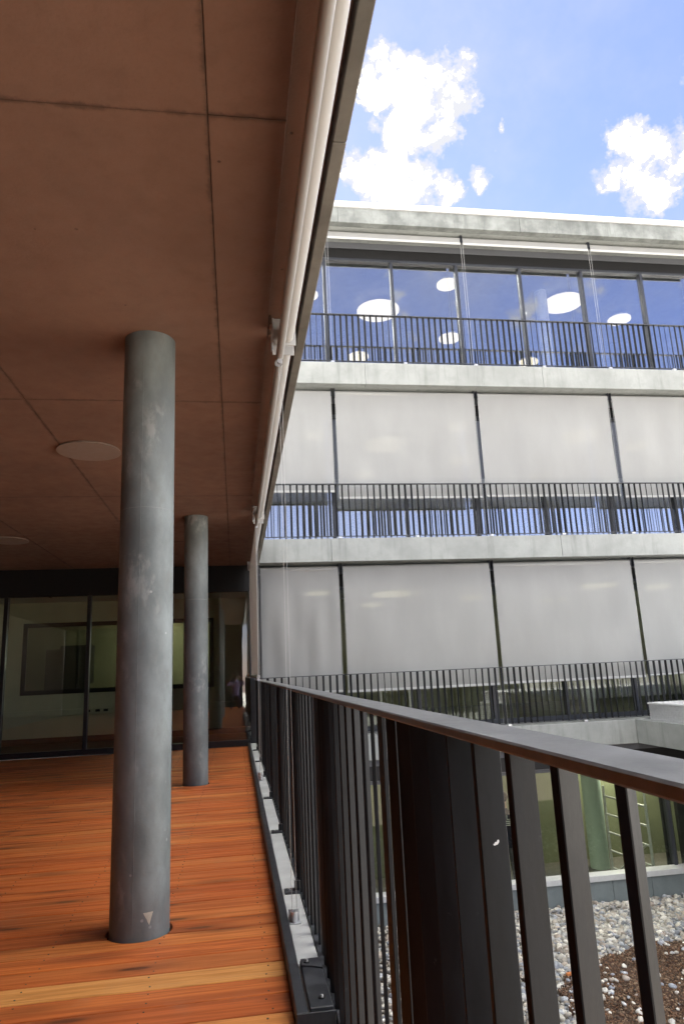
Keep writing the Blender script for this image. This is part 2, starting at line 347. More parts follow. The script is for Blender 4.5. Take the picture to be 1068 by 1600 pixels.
class MB:
    def __init__(s): s.bm = bmesh.new()
    def box(s, x0, x1, y0, y1, z0, z1, bev=0.0, seg=1):
        m = Matrix.Translation(((x0+x1)/2, (y0+y1)/2, (z0+z1)/2)) @ Matrix.Diagonal((abs(x1-x0), abs(y1-y0), abs(z1-z0), 1))
        r = bmesh.ops.create_cube(s.bm, size=1.0, matrix=m)
        if bev:
            es = list({e for v in r['verts'] for e in v.link_edges})
            bmesh.ops.bevel(s.bm, geom=es, offset=bev, segments=seg, affect='EDGES', profile=.6)
        return s
    def cyl(s, a, b, r, n=20, r2=None, caps=True):
        a, b = Vector(a), Vector(b); d = b-a
        m = Matrix.Translation((a+b)/2) @ d.to_track_quat('Z', 'Y').to_matrix().to_4x4()
        bmesh.ops.create_cone(s.bm, cap_ends=caps, segments=n, radius1=r, radius2=r if r2 is None else r2, depth=d.length, matrix=m)
        return s
    def ball(s, c, r, u=14, v=10):
        bmesh.ops.create_uvsphere(s.bm, u_segments=u, v_segments=v, radius=r, matrix=Matrix.Translation(c)); return s
    def poly(s, pts, d):
        """extruded polygon"""
        vs_ = [s.bm.verts.new(p) for p in pts]; f = s.bm.faces.new(vs_)
        r = bmesh.ops.extrude_face_region(s.bm, geom=[f]); bmesh.ops.translate(s.bm, vec=d, verts=[v for v in r['geom'] if isinstance(v, bmesh.types.BMVert)])
        return s
    def build(s, name, mat, parent=None, smooth=False, at=None):
        o0 = Vector(at) if at is not None else (wloc(parent) if parent is not None else Vector((0, 0, 0)))
        bmesh.ops.recalc_face_normals(s.bm, faces=s.bm.faces)
        bmesh.ops.translate(s.bm, vec=-o0, verts=s.bm.verts)
        me = bpy.data.meshes.new(name); s.bm.to_mesh(me); s.bm.free()
        if smooth:
            for p in me.polygons: p.use_smooth = True
            try: me.set_sharp_from_angle(angle=R_(38))
            except Exception: pass
        me.materials.append(mat)
        return link(name, me, None, parent, o0)
def box(name, mat, parent, x0, x1, y0, y1, z0, z1, bev=0.0, at=None):
    if at is None and parent is None: at = ((x0+x1)/2, (y0+y1)/2, min(z0, z1))
    return MB().box(x0, x1, y0, y1, z0, z1, bev).build(name, mat, parent, at=at)

# ------------------------------------------------------------------ dimensions
ZC = 3.13            # terrace ceiling
YF = 12.64           # facade slab edge plane
YG = 13.35           # facade glazing plane
YB = 12.90           # facade blind plane
XR = 0.350           # terrace railing line
BAY0, BAY = 1.965, 2.975
LEFT = -6.4

# ------------------------------------------------------------------ ground and gravel roof
tag(box('ground', M['ground'], None, -300, 300, -300, 300, -7.2, -7.0), kind='structure')
tag(box('gravel_roof', M['gravelbed'], None, 0.45, 14.9, -9, 12.58, -3.35, -3.03), kind='structure')
base = tag(box('terrace_base_wall', M['slab'], None, LEFT, .30, -2.6, 12.6, -7.0, -.452), 'concrete base wall carrying the timber terrace above the gravel roof', 'wall')
# ------------------------------------------------------------------ terrace deck
deck = thing('terrace_deck', None, None, (-3, 5, -.45), kind='structure')
box('deck_slab', M['void'], deck, LEFT, .43, -2.6, YF-.01, -.45, -.06)
PITCH, GAP, TH = .1545, .007, .028
COLS = [(-.478, 3.875), (-.470, 8.60)]
def cut_mesh(me_obj, cx, cy_, r):
    c = MB().cyl((cx, cy_, -1), (cx, cy_, 1), r, 40).build('cutter', M['void'])
    mod = me_obj.modifiers.new('b', 'BOOLEAN'); mod.operation = 'DIFFERENCE'; mod.object = c; mod.solver = 'EXACT'
    dg = bpy.context.evaluated_depsgraph_get(); dg.update()
    me = bpy.data.meshes.new_from_object(me_obj.evaluated_get(dg)); me_obj.modifiers.clear(); me_obj.data = me
    bpy.data.objects.remove(c)
plank_mesh = {}
k0 = math.floor((-2.6 - 3.18)/PITCH)+1
k = k0
while 3.18 + k*PITCH + PITCH < YF-.02:
    y0 = 3.18 + k*PITCH + GAP/2; y1 = y0 + PITCH - GAP
    xr = .192 if y1 > 2.70 else .285
    if xr not in plank_mesh:
        me = MB().box(LEFT+.02, xr, 0, PITCH-GAP, -TH, 0, .004, 2)
        bmesh.ops.recalc_face_normals(me.bm, faces=me.bm.faces)
        mm = bpy.data.meshes.new('deck_plank'); me.bm.to_mesh(mm); me.bm.free(); mm.materials.append(M['wood']); plank_mesh[xr] = mm
    me = plank_mesh[xr]
    o = link('deck_plank', me, None, deck, (0, y0, random.uniform(-.0012, .0012)))
    g = 0.0
    u = random.random()
    if u < .13: g = random.uniform(.22, .5)
    elif u < .3: g = random.uniform(.05, .2)
    if k == 0: g = .8
    if k in (-1, -2, 1): g = .05
    o.color = (g, random.random()**1.2 * (0 if g > .4 else 1), random.random()**3*.8, 1)
    for cx, cy_ in COLS:
        if y0 < cy_+.165 and y1 > cy_-.165: cut_mesh(o, cx, cy_, .158)
    k += 1
# screw heads, two per plank over each joist
sb = MB()
for kk in range(k0, k):
    yy = 3.18 + kk*PITCH
    if yy < 1.5: continue
    for jx in (.11, -.36, -.86, -1.36, -1.86, -2.36, -2.86):
        for dy in (.035, .118):
            x, y = jx+random.uniform(-.012, .012), yy+dy+random.uniform(-.008, .008)
            if any((x-a)**2+(y-b)**2 < .03 for a, b in COLS): continue
            sb.cyl((x, y, -.006), (x, y, .0016), .0042, 6)
sb.build('screw', M['black'], deck)['kind'] = 'stuff'

# ------------------------------------------------------------------ edge ledge beside the deck
ledge = thing('edge_ledge', 'pale concrete ledge with black steel edge strip beside the deck boards', 'ledge', (.26, 7.6, -.06))
box('steel_edge_strip', M['steel'], ledge, .194, .236, 2.72, YF-.02, -.06, .052, .004)
box('ledge_top', M['ledge'], ledge, .2362, .326, 2.725, YF-.02, -.06, .040, .003)
box('end_plate', M['steel'], ledge, .194, .330, 2.712, 2.7195, -.06, .052, .002)
box('gutter_strip', M['void'], ledge, .3262, .428, -2.5, YF-.02, -.06, .004)

# ------------------------------------------------------------------ railings
def bar_mesh(w, t, h):
    b = MB().box(-w/2, w/2, -t/2, t/2, 0, h, .0012)
    bmesh.ops.recalc_face_normals(b.bm, faces=b.bm.faces)
    me = bpy.data.meshes.new('baluster'); b.bm.to_mesh(me); b.bm.free(); me.materials.append(M['bar']); return me
tr = thing('terrace_railing', 'near dark steel railing of twisted flat bars along the timber terrace', 'railing', (XR, 5, .0), 'dark steel flat bar railings')
RZ = 1.112
box('handrail', M['rail'], tr, .305, .383, -1.6, YF-.03, RZ-.014, RZ, .0025)
box('bottom_rail', M['steel'], tr, .330, .378, -1.6, YF-.03, .034, .046, .0015)
bm_t = bar_mesh(.0405, .0105, RZ-.014-.046)
NB = .1235
for i in range(-16, 97):
    y = .630 + NB*i
    if y > YF-.08: break
    b = 40.5 + 15*i
    link('baluster', bm_t, None, tr, (XR, y, .046), R_(90-b))
def bracket(y):
    p = MB().box(.2475, .3255, y-.04, y+.04, .0402, .0525, .004, 2).build('mounting_bracket', M['steel'], tr)
    MB().box(.302, .332, y-.011, y+.011, .0526, .098, .003).build('lug', M['black'], p)
    MB().cyl((.272, y, .0526), (.272, y, .0600), .0075, 6).build('bolt', M['galv'], p)
for y in (4.12, 5.60, 7.08, 8.56, 9.98, 11.44): bracket(y)
cp = MB().box(.2435, .3258, 2.733, 3.15, .0402, .0585, .003).build('cover_plate', M['steel'], tr)
MB().poly([(.246, 3.148, .0587), (.246, 3.085, .0587), (.285, 3.07, .0587), (.325, 3.045, .0587), (.325, 3.148, .0587)], (0, 0, .006)).build('splice_plate', M['steel'], cp)
for x, y, z in ((.268, 3.11, .0648), (.292, 2.80, .0587)):
    MB().cyl((x, y, z), (x, y, z+.004), .013, 16).build('washer', M['black'], cp)
    MB().cyl((x, y, z+.0041), (x, y, z+.011), .006, 6).build('bolt', M['galv'], cp)

# chipped paint on the fourth bar from the right
b3 = R_(40.5+45); nx_, ny_ = math.cos(b3), -math.sin(b3); ex, ey = math.sin(b3), math.cos(b3)
fl = MB()
for u, w_, h, zz in ((.002, .0035, .0022, .9575), (.0045, .002, .003, .9595), (-.001, .0022, .0014, .9560)):
    px, py = XR+ex*u+nx_*.0054, .630+NB*3+ey*u+ny_*.0054
    pts = [(px+ex*w_*math.cos(a)*random.uniform(.6, 1.1), py+ey*w_*math.cos(a), zz+h*math.sin(a)*random.uniform(.6, 1.1)) for a in [k_*6.283/9 for k_ in range(9)]]
    fl.poly(pts, (nx_*.0004, ny_*.0004, 0))
fl.build('paint_chip', M['print'], tr)['kind'] = 'stuff'

def facade_railing(z, x0, x1, label, ph):
    r = thing('balcony_railing', label, 'railing', ((x0+x1)/2, YF+.05, z), 'dark steel flat bar railings')
    box('handrail', M['steel'], r, x0, x1, YF+.015, YF+.085, z+1.05, z+1.064, .002)
    box('bottom_rail', M['steel'], r, x0, x1, YF+.03, YF+.07, z+.035, z+.047, .001)
    me = bar_mesh(.043, .0115, 1.05-.047)
    i0 = int(math.ceil((x0+.05-1.17)/NB)); i1 = int(math.floor((x1-.05-1.17)/NB))
    for i in range(i0, i1+1):
        x = 1.17+NB*i; b = 6+15*(i+ph)
        link('baluster', me, None, r, (x, YF+.05, z+.047), R_(90-b))
    xx = BAY0 % (BAY/2)
    while xx < x1:
        if xx > x0+.1:
            MB().box(xx-.035, xx+.035, YF+.02, YF+.13, z+.002, z+.034, .003).build('mounting_bracket', M['galv'], r)
        xx += BAY/2
facade_railing(.06, .45, 12.2, 'dark flat bar railing on the facade balcony level with the timber deck', 0)
facade_railing(3.61, .45, 13.4, 'dark flat bar railing on the middle facade balcony, under lowered blinds', 3)
facade_railing(7.18, .45, 13.4, 'dark flat bar railing on the top facade balcony, before uncovered windows', 8)

# ------------------------------------------------------------------ terrace roof slab, ceiling
roof = thing('terrace_roof', 'brown lit concrete roof slab with formwork panels over the timber terrace', 'roof', (-3, 5, ZC))
box('roof_slab', M['slab'], roof, LEFT, .374, -2.6, YF-.004, ZC+.075, 3.603)
ys = [-2.58, -.585, 2.115, 4.795, 7.535, 10.22, YF-.004]
xs = [LEFT+.02, -5.48, -4.13, -2.78, -1.432, -.080, .2]
for i in range(len(xs)-1):
    for j in range(len(ys)-1):
        dz = random.uniform(0, .0025)
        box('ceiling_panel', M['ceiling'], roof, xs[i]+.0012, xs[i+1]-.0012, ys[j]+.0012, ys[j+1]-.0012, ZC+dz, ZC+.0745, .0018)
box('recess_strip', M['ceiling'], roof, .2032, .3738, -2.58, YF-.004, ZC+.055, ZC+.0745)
ly = [-2.6, .9, 2.20, 3.66, 6.9, 8.35, YF-.004]
for a, b in zip(ly[:-1], ly[1:]):
    box('edge_beam', M['edge'], roof, .3765, .430, a+.002, b-.002, ZC, 3.603, .004)

# ------------------------------------------------------------------ columns
for i, (cx, cy_) in enumerate(COLS):
    c = thing('concrete_column', ['round concrete column standing nearest, with a torn tape triangle near its foot', 'round concrete column standing farther back, close to the dark glass wall'][i], 'column', (cx, cy_, -.05), 'round terrace columns')
    b = MB().cyl((cx, cy_, -.05), (cx, cy_, 2.098), .1430, 72); b.build('shaft', M['column'], c, True)
    b = MB().cyl((cx, cy_, 2.1), (cx, cy_, ZC+.01), .1426, 72); b.build('shaft', M['column'], c, True)
    MB().cyl((cx, cy_, 2.0975), (cx, cy_, 2.1005), .1412, 60).build('joint', M['slab'], c, True)
    # vertical formwork seam facing the viewer
    a = R_(-97) if i == 0 else R_(-93)
    sx, sy = cx+.1428*math.cos(a), cy_+.1428*math.sin(a)
    MB().box(sx-.0013, sx+.0013, sy-.0008, sy+.002, .02, ZC-.002, .0008).build('formwork_seam', M['column'], c)
    if i == 0:
        # torn tape: wraps the shaft, 0.5 mm proud
        a0, a1 = R_(-77), R_(-58)
        bmx = MB(); top = []
        n = 8; rr = .1436
        for kx in range(n+1):
            an = a0+(a1-a0)*kx/n; top.append((cx+rr*math.cos(an), cy_+rr*math.sin(an), .118))
        an = a0+(a1-a0)*.62; ap = (cx+rr*math.cos(an), cy_+rr*math.sin(an), .062)
        va = bmx.bm.verts.new(ap); vt = [bmx.bm.verts.new(p) for p in top]
        for kx in range(n): bmx.bm.faces.new((va, vt[kx], vt[kx+1]))
        bmx.build('tape_mark', M['tape'], c)

# ------------------------------------------------------------------ flush lamps under the terrace ceiling
for (x, y, r), lab in zip([(-1.225, 5.93, .262), (-3.06, 9.90, .265)], ['unlit round flush lamp on the terrace ceiling beside the near column', 'unlit round flush lamp on the terrace ceiling at the left edge']):
    t = thing('ceiling_lamp', lab, 'lamp', (x, y, ZC-.03), 'unlit terrace ceiling lamps')
    MB().cyl((x, y, ZC-.014), (x, y, ZC-.0005), r, 64, r-.006).build('diffuser', M['disc'], t, True)

# ------------------------------------------------------------------ terrace roller blinds
def terrace_blind(y0, y1, label, lowered):
    t = thing('roller_blind', label, 'blind', (.30, (y0+y1)/2, ZC), 'white roller blinds along the terrace edge')
    rx, rz = .303, 3.068
    MB().cyl((rx, y0, rz), (rx, y1, rz), .040, 32).build('roller_tube', M['white'], t, True)
    bz = 1.165 if lowered else 2.955
    bx = .262
    MB().cyl((bx, y0-.03, bz), (bx, y1+.03, bz), .022, 24).build('bottom_bar', M['baralu'], t, True)
    # fabric from the roller down to the bar
    bm = MB(); nu, nv = 30, 40 if lowered else 3
    P = []
    for i in range(nu+1):
        row = []
        for j in range(nv+1):
            u, v = i/nu, j/nv
            y = y0+.01+(y1-y0-.02)*u
            x0_, z0_ = rx-.0455, rz
            x1_, z1_ = bx-.0, bz+.02
            x = x0_+(x1_-x0_)*v + (.012*math.sin(math.pi*v)*math.sin(5*u+1.5*v) if lowered else 0)
            row.append(bm.bm.verts.new((x, y, z0_+(z1_-z0_)*v)))
        P.append(row)
    for i in range(nu):
        for j in range(nv): bm.bm.faces.new((P[i][j], P[i+1][j], P[i+1][j+1], P[i][j+1]))
    bm.build('fabric', M['fabric_t'], t, True)
    for y, s in ((y0-.012, -1), (y1+.012, 1)):
        if y > YF-.05 or y < -1.5: continue
        b = MB(); b.box(rx-.075, rx+.052, y-.004, y+.004, rz-.052, ZC+.05, .002).build('bracket', M['white'], t)
        b = MB(); b.box(.222, .232, y-.012, y+.012, rz-.03, ZC+.05, .002).build('hanger', M['galv'], t)
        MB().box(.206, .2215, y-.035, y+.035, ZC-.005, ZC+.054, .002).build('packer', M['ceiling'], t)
    # guide cables with foot anchors
    for yc in ((y1+.022,) if not lowered else (y0-.022,)):
        for q in ((-.006, .008) if not lowered else (-.004, .005)):
            MB().cyl((bx+q, yc+.0, bz+.0 if not lowered else rz), (bx+q*1.6, yc-.0, .088), .0012, 8).build('guide_cable', M['cable'], t)
        MB().cyl((bx, yc-.012, bz-.034), (bx, yc+.012, bz-.034), .015, 18).build('pulley', M['galv'], t, True)
        a = MB().box(bx-.03, bx+.03, yc-.028, yc+.028, .0402, .0445, .001).build('anchor', M['galv'], t)
        MB().cyl((bx, yc, .0446), (bx, yc, .088), .017, 20).build('anchor_post', M['galv'], a, True)
        MB().box(bx-.026, bx+.026, yc+.018, yc+.022, .0446, .094, .001).build('anchor_flange', M['galv'], a)
terrace_blind(-1.0, 3.63, 'rolled up white roller blind nearest the viewer under the roof edge', False)
terrace_blind(3.78, 8.22, 'rolled up white roller blind in the middle of the roof edge', False)
terrace_blind(8.50, 12.50, 'lowered terrace blind beside the dark glass wall, seen edge on', True)

# ------------------------------------------------------------------ glazed end wall
gw = thing('glass_wall', 'dark framed glass wall closing the far end of the timber terrace', 'glass wall', (-3, YF+.05, 0))
mx = [-6.40, -5.255, -3.875, -2.51, -1.125, .245]
for x in mx[1:-1]: box('mullion', M['black'], gw, x-.032, x+.032, YF+.002, YF+.12, .10, 2.66, .003)
box('mullion', M['black'], gw, .245, .335, YF+.002, YF+.12, .002, 2.66, .003)
box('threshold', M['black'], gw, LEFT, .2445, YF+.002, YF+.12, .002, .0995, .003)
box('head_panel', M['blackmatt'], gw, LEFT, .335, YF+.002, YF+.10, 2.6605, ZC+.0745)
for a, b in zip(mx[:-1], mx[1:]): box('pane', M['glass_end'], gw, a+.033, b-(.033 if b < .2 else .0005), YF+.05, YF+.062, .10, 2.66)
# room behind it
rm = thing('end_room', 'dim room behind the terrace glass wall with a black framed inner window', 'room', (-3, 16, 0))
box('room_floor', M['floor'], rm, LEFT, .42, YF+.125, 19.5, -.1, -.004)
box('room_ceiling', M['roomc'], rm, LEFT, .42, YF+.125, 19.5, 2.86, 2.95)
box('room_wall', M['olive'], rm, LEFT, .42, 19.52, 19.62, -.1, 2.95)
box('room_wall', M['olive'], rm, LEFT-.1, LEFT-.002, YF+.125, 19.5, -.1, 2.95)
box('room_wall', M['wallw'], rm, .325, .42, YF+.125, 19.5, -.003, 2.858)
PY = 15.5; wx0, wx1, wz0, wz1 = -4.37, -.47, .97, 2.43
box('partition', M['wallw'], rm, LEFT, wx0, PY, PY+.12, -.003, 2.858)
box('partition', M['wallw'], rm, wx1, .324, PY, PY+.12, -.003, 2.858)
box('partition', M['wallw'], rm, wx0+.001, wx1-.001, PY, PY+.12, -.003, wz0)
box('partition', M['wallw'], rm, wx0+.001, wx1-.001, PY, PY+.12, wz1, 2.858)
fr = MB()
fr.box(wx0, wx0+.09, PY-.03, PY-.002, wz0, wz1).box(wx1-.09, wx1, PY-.03, PY-.002, wz0, wz1)
fr.box(wx0+.0905, wx1-.0905, PY-.03, PY-.002, wz0, wz0+.09).box(wx0+.0905, wx1-.0905, PY-.03, PY-.002, wz1-.09, wz1)
iw = fr.build('inner_window_frame', M['black'], rm)
box('inner_pane', M['glass_end'], iw, wx0+.09, wx1-.09, PY+.03, PY+.04, wz0+.05, wz1-.05)
box('wall_duct', M['wallw'], rm, LEFT+.1, .32, PY-.10, PY-.0315, .55, .66, .004)
for x in (-3.05, -2.86, -2.70): box('socket', M['frame'], rm, x, x+.09, PY-.106, PY-.1005, .585, .635)
box('skirting', M['floor'], rm, LEFT+.1, .32, PY-.02, PY-.0015, .0, .12)
dr = box('door', M['black'], rm, -4.9, -3.9, 19.44, 19.515, -.003, 2.05)
box('cabinet', M['black'], rm, -4.35, -3.65, 18.6, 19.3, 1.15, 2.1)
box('cabinet_leg', M['black'], rm, -4.05, -3.99, 18.9, 18.96, 0, 1.149)
box('strip_light', M['striplamp'], rm, -2.3, -1.2, 18.2, 18.26, 2.80, 2.83)
box('ceiling_slot', M['black'], rm, -3.65, -3.61, 13.5, 14.6, 2.853, 2.8595)

# walls that close the terrace out of view
tag(box('terrace_rear_wall', M['blackmatt'], None, LEFT, .25, -2.75, -2.602, -.05, ZC+.07), 'dark clad wall closing the near end of the terrace', 'wall')

tag(box('terrace_side_wall', M['timber'], None, LEFT-.15, LEFT-.002, -2.6, YF-.01, -.05, ZC+.07), 'plain wall along the inner side of the terrace', 'wall')

# ------------------------------------------------------------------ office building across the court
ob = thing('office_building', 'four storey concrete and glass office block across the gravel court', 'building', (7, 16, -3.1))
X0, X1, YBK = .432, 15.0, 20.0
def slab_edge(z0, z1, splits, mat):
    for a, b in zip(splits[:-1], splits[1:]):
        box('slab_edge', mat, ob, a+.0025, b-.0025, YF, YF+.16, z0, z1, .005)
for z0, z1, sp, mat in ((-.372, .058, [X0, 3.1, 7.395], M['facade']), (3.168, 3.604, [X0, 1.78, 6.33, 10.8, X1], M['facade']),
                        (6.716, 7.174, [X0, 2.6, 6.35, 10.8, X1], M['facade']), (10.35, 10.70, [X0, 2.2, 6.22, 10.6, X1], M['roofc'])):
    slab_edge(z0, z1, sp, mat)
    fs = box('floor_slab', M['facade'], ob, X0, X1, YF+.165, YBK, z0+.002, z1-.004)
rc = MB().box(X0-.02, X1, YF-.035, YF+.5, 10.702, 10.838, .006).build('roof_coping', M['coping'], ob)
box('roof_skin', M['coping'], ob, X0, X1, YF+.51, YBK, 10.702, 10.76)
# storeys: floor z, soffit z, glass head z, pane material, wall material
ST = [('lower', -3.1, -.372, -.80, M['glass_dk'], M['green'], 12.80),
      ('deck', .06, 3.168, 2.72, M['glass_dk'], M['olive'], YG),
      ('middle', 3.605, 6.716, 6.27, M['glass'], M['room'], YG),
      ('top', 7.175, 10.35, 9.90, M['glass'], M['room'], YG)]
for nm, zf, zs, zh, gm, wm, yg in ST:
    sill = -2.54 if nm == 'lower' else zf+.09
    box('head_panel', M['blackmatt'], ob, X0, X1, yg, yg+.11, zh+.06, zh+.305)
    box('head_cladding', M['headgrey'], ob, X0, X1, yg-.012, yg+.11, zh+.3065, zs-.002)
    hf = box('head_frame', M['frame'], ob, X0, X1, yg-.02, yg+.11, zh, zh+.0595, .003)
    if nm != 'lower': box('sill_frame', M['frame'], ob, X0, X1, yg-.02, yg+.11, zf+.001, sill-.0005, .003)
    n0 = 0; x = BAY0 - BAY/2
    edges = [X0]
    while x < X1-.1:
        edges.append(x); x += BAY/2
    edges.append(X1)
    if nm == 'lower': edges = [X0, 1.965, 4.2, 7.915, 10.9, X1]
    for x in edges[1:-1]:
        box('mullion', M['frame'], ob, x-.03, x+.03, yg-.025, yg+.11, sill, zh-.0005, .003)
    for a, b in zip(edges[:-1], edges[1:]):
        box('window_pane', gm, ob, a+.031, b-.031, yg+.04, yg+.052, sill, zh)
    box('back_wall', wm, ob, X0, X1, YBK-.4 if nm != 'lower' else 15.65, YBK-.3 if nm != 'lower' else 15.75, zf, zs-.003)
    box('side_wall', M['wallw'], ob, X0, X0+.1, yg+.115, 18.15, zf+.002, zs-.003)
    cxx, crr = (7.55, .2) if nm == 'lower' else (7.72, .15)
    MB().cyl((cxx, 15, zf+.002), (cxx, 15, zs-.003), crr, 36).build('interior_column', M['greencol'] if nm == 'lower' else M['roomc'], ob, True)
box('wing_block', M['facade'], ob, LEFT, X0-.004, YF+.004, YBK+.2, 3.606, 10.70)
box('wing_coping', M['coping'], ob, LEFT, X0-.024, YF-.03, YBK+.2, 10.702, 10.836)
box('outer_wall', M['facade'], ob, X0, X1, YBK+.002, YBK+.2, -7, 10.7)
box('end_wall', M['facade'], ob, X1+.002, X1+.2, YF, YBK+.2, -7, 10.7)
box('lower_floor_slab', M['floor'], ob, X0, X1, 12.78, YBK, -3.35, -3.102)
box('corner_panel', M['blackmatt'], ob, .336, .43, YF+.003, YG+.1, -.37, 3.166)
# dark curtain in the deck and lower storey
for cx in (8.05, 8.35, 8.6, 8.95, 9.3):
    box('curtain', M['curtain'], ob, cx, cx+.2, 13.2+random.uniform(0, .08), 13.3, -3.0, -.85)

# ------------------------------------------------------------------ facade blinds
def fabric_mesh(x0, x1, z0, z1, y, seed, lift=None, nx=34, nz=18):
    r = random.Random(seed); bm = MB(); P = []
    ph = [r.uniform(0, 6.28) for _ in range(6)]; am = r.uniform(.013, .024)
    for i in range(nx+1):
        row = []; u = i/nx
        for j in range(nz+1):
            v = j/nz
            zb = z0 + (lift(u) if lift else 0)
            z = z1+(zb-z1)*v
            e = math.sin(math.pi*v)
            dy = am*e*(math.sin(7*u+ph[0]+2.2*v)+.7*math.sin(15*u+ph[1]-3.4*v)+.4*math.sin(26*u*(1+.12*v)+ph[2])) + .018*e*math.cos(math.pi*2*u+ph[3]) + .006*math.sin(9*v+ph[4]+4*u)*min(1, 6*u)*min(1, 6*(1-u))
            row.append(bm.bm.verts.new((x0+(x1-x0)*u, y+dy-(.10*lift(u) if lift else 0), z)))
        P.append(row)
    for i in range(nx):
        for j in range(nz): bm.bm.faces.new((P[i][j], P[i+1][j], P[i+1][j+1], P[i][j+1]))
    return bm
def facade_blind(x0, x1, ztop, zbot, label, seed, group, lift=None):
    t = thing('roller_blind', label, 'blind', ((x0+x1)/2, YB, ztop), group)
    zr = ztop-.10
    MB().cyl((x0, YB+.03, zr), (x1, YB+.03, zr), .06, 28).build('roller_tube', M['tube'], t, True)
    for x in (x0-.012, x1+.012):
        b = MB().box(x-.006, x+.006, YB-.04, YB+.10, zr-.07, ztop-.002, .002).build('bracket', M['frame'], t)
    if zbot is None:
        MB().box(x0, x1, YB-.045, YB-.015, zr-.135, zr-.09, .006).build('bottom_bar', M['white'], t)
        MB().box(x0+.005, x1-.005, YB-.032, YB-.028, zr-.09, zr).build('fabric', M['fabric'], t)
    else:
        fabric_mesh(x0+.004, x1-.004, zbot, zr, YB-.028, seed, lift).build('fabric', M['fabric'], t, True)
        if lift:
            b = MB(); n = 16
            for q in range(n):
                u0, u1 = q/n, (q+1)/n
                b.cyl((x0+(x1-x0)*u0, YB-.03-.10*lift(u0), zbot+lift(u0)-.012), (x0+(x1-x0)*u1, YB-.03-.10*lift(u1), zbot+lift(u1)-.012), .016, 10, caps=q in (0, n-1))
            bmesh.ops.remove_doubles(b.bm, verts=b.bm.verts, dist=.006)
            b.build('bottom_bar', M['white'], t, True)
        else:
            MB().box(x0, x1, YB-.045, YB-.012, zbot-.030, zbot+.012, .006).build('bottom_bar', M['white'], t)
    zf = ztop-3.1
    for x in (x0-.005, x1+.005):
        MB().cyl((x, YB-.03, zf+.02), (x, YB-.03, zr-.06), .0026, 6).build('guide_cable', M['cable'], t)
ORD = ['leftmost', 'second from the left', 'third from the left', 'rightmost']
gx = [BAY0+BAY*i for i in range(4)]
def bays(hw): return [(X0+.03, gx[0]-hw)] + [(gx[i]+hw, gx[i+1]-hw) for i in range(3)]
for (a, b), o_, s in zip(bays(.045), ORD, range(4)):
    zb = [.835, .822, .835, .85][s]
    lf = (lambda u: .30*u*u) if s == 3 else None
    facade_blind(a, b, 3.166, zb, {0: 'lowered deck level blind, %s, cut by the terrace edge', 1: 'lowered deck level blind, %s, right of the terrace cable', 2: 'lowered deck level blind, %s, above the man below', 3: 'lowered deck level blind, %s, with its hem blown up'}[s] % o_, 10+s, 'lowered blinds of the deck level storey', lf)
for (a, b), o_, s in zip(bays(.043), ORD, range(4)):
    zb = [4.58, 4.45, 4.47, 4.44][s]
    facade_blind(a, b, 6.714, zb, 'lowered pale blind on the middle storey, %s of its row' % o_, 30+s, 'lowered blinds of the middle storey')
for (a, b), o_, s in zip(bays(.03), ORD, range(4)):
    facade_blind(a, b, 10.348, None, 'rolled up top storey blind under the roof edge, %s of its row' % o_, 50+s, 'rolled up blinds of the top storey')

# ------------------------------------------------------------------ round lamps in the rooms
LP = [(3.68, 15.83, .54, 'large'), (8.37, 15.12, .50, 'large'), (5.11, 14.48, .26, 'small'), (6.0, 17.2, .30, 'small'), (3.63, 18.5, .30, 'small'),
      (10.35, 15.85, .30, 'small'), (8.92, 18.6, .30, 'small'), (1.80, 15.2, .26, 'small')]
WH = ['between the second and third mullion', 'beside the round inner column', 'nearest the glass', 'deep in the room at its middle', 'deep in the room at its left', 'right of the inner column', 'deep in the room at its right', 'at the left end of the row']
for zz, st, lo in ((10.1, 'top storey', 'lit'), (6.5, 'middle storey', 'lit'), (2.84, 'deck level storey', 'lit')):
    for (x, y, r, sz), wh in zip(LP, WH):
        t = thing('ceiling_lamp', '%s cream lit lamp, %s, %s' % (sz, st, wh), 'lamp', (x, y, zz), 'round lit lamps of the %s' % st)
        MB().cyl((x, y, zz), (x, y, zz+.05), r, 40).build('diffuser', M['lamp'], t, True)
        MB().cyl((x, y, zz+.051), (x, y, zz+.12), r*.8, 24).build('housing', M['white'], t, True)

for (x, y, r, sz), wh in zip(LP, WH):  # unseen lamps added to brighten the dim lower room
    if y > 15.4: continue
    t = thing('ceiling_lamp', '%s round added fill lamp over the lower room, %s' % (sz, wh), 'lamp', (x, y, -.55), 'added fill lamps of the lower storey')
    MB().cyl((x, y, -.55), (x, y, -.50), r, 40).build('diffuser', M['fill_lamp'], t, True)
    MB().cyl((x, y, -.499), (x, y, -.44), r*.8, 24).build('housing', M['white'], t, True)

# ------------------------------------------------------------------ low upstand with white sill in front of the lower storey
up = thing('upstand_wall', 'low grey upstand wall with white metal sill between gravel and lower windows', 'wall', (5, 12.62, -3.1))
xx = .46
for w in (2.3, 1.62, 1.25, .92, .75, 1.4, 1.3, 1.35, 1.5, 2.4):
    box('upstand_panel', M['insul'], up, xx+.004, xx+w-.004, 12.625, 12.70, -3.08, -2.642+random.uniform(-.004, .0), .004); xx += w
box('white_sill', M['coping'], up, .46, xx, 12.59, 12.845, -2.640, -2.545, .005)
box('upstand_core', M['void'], up, .46, xx, 12.701, 12.77, -3.08, -2.641)

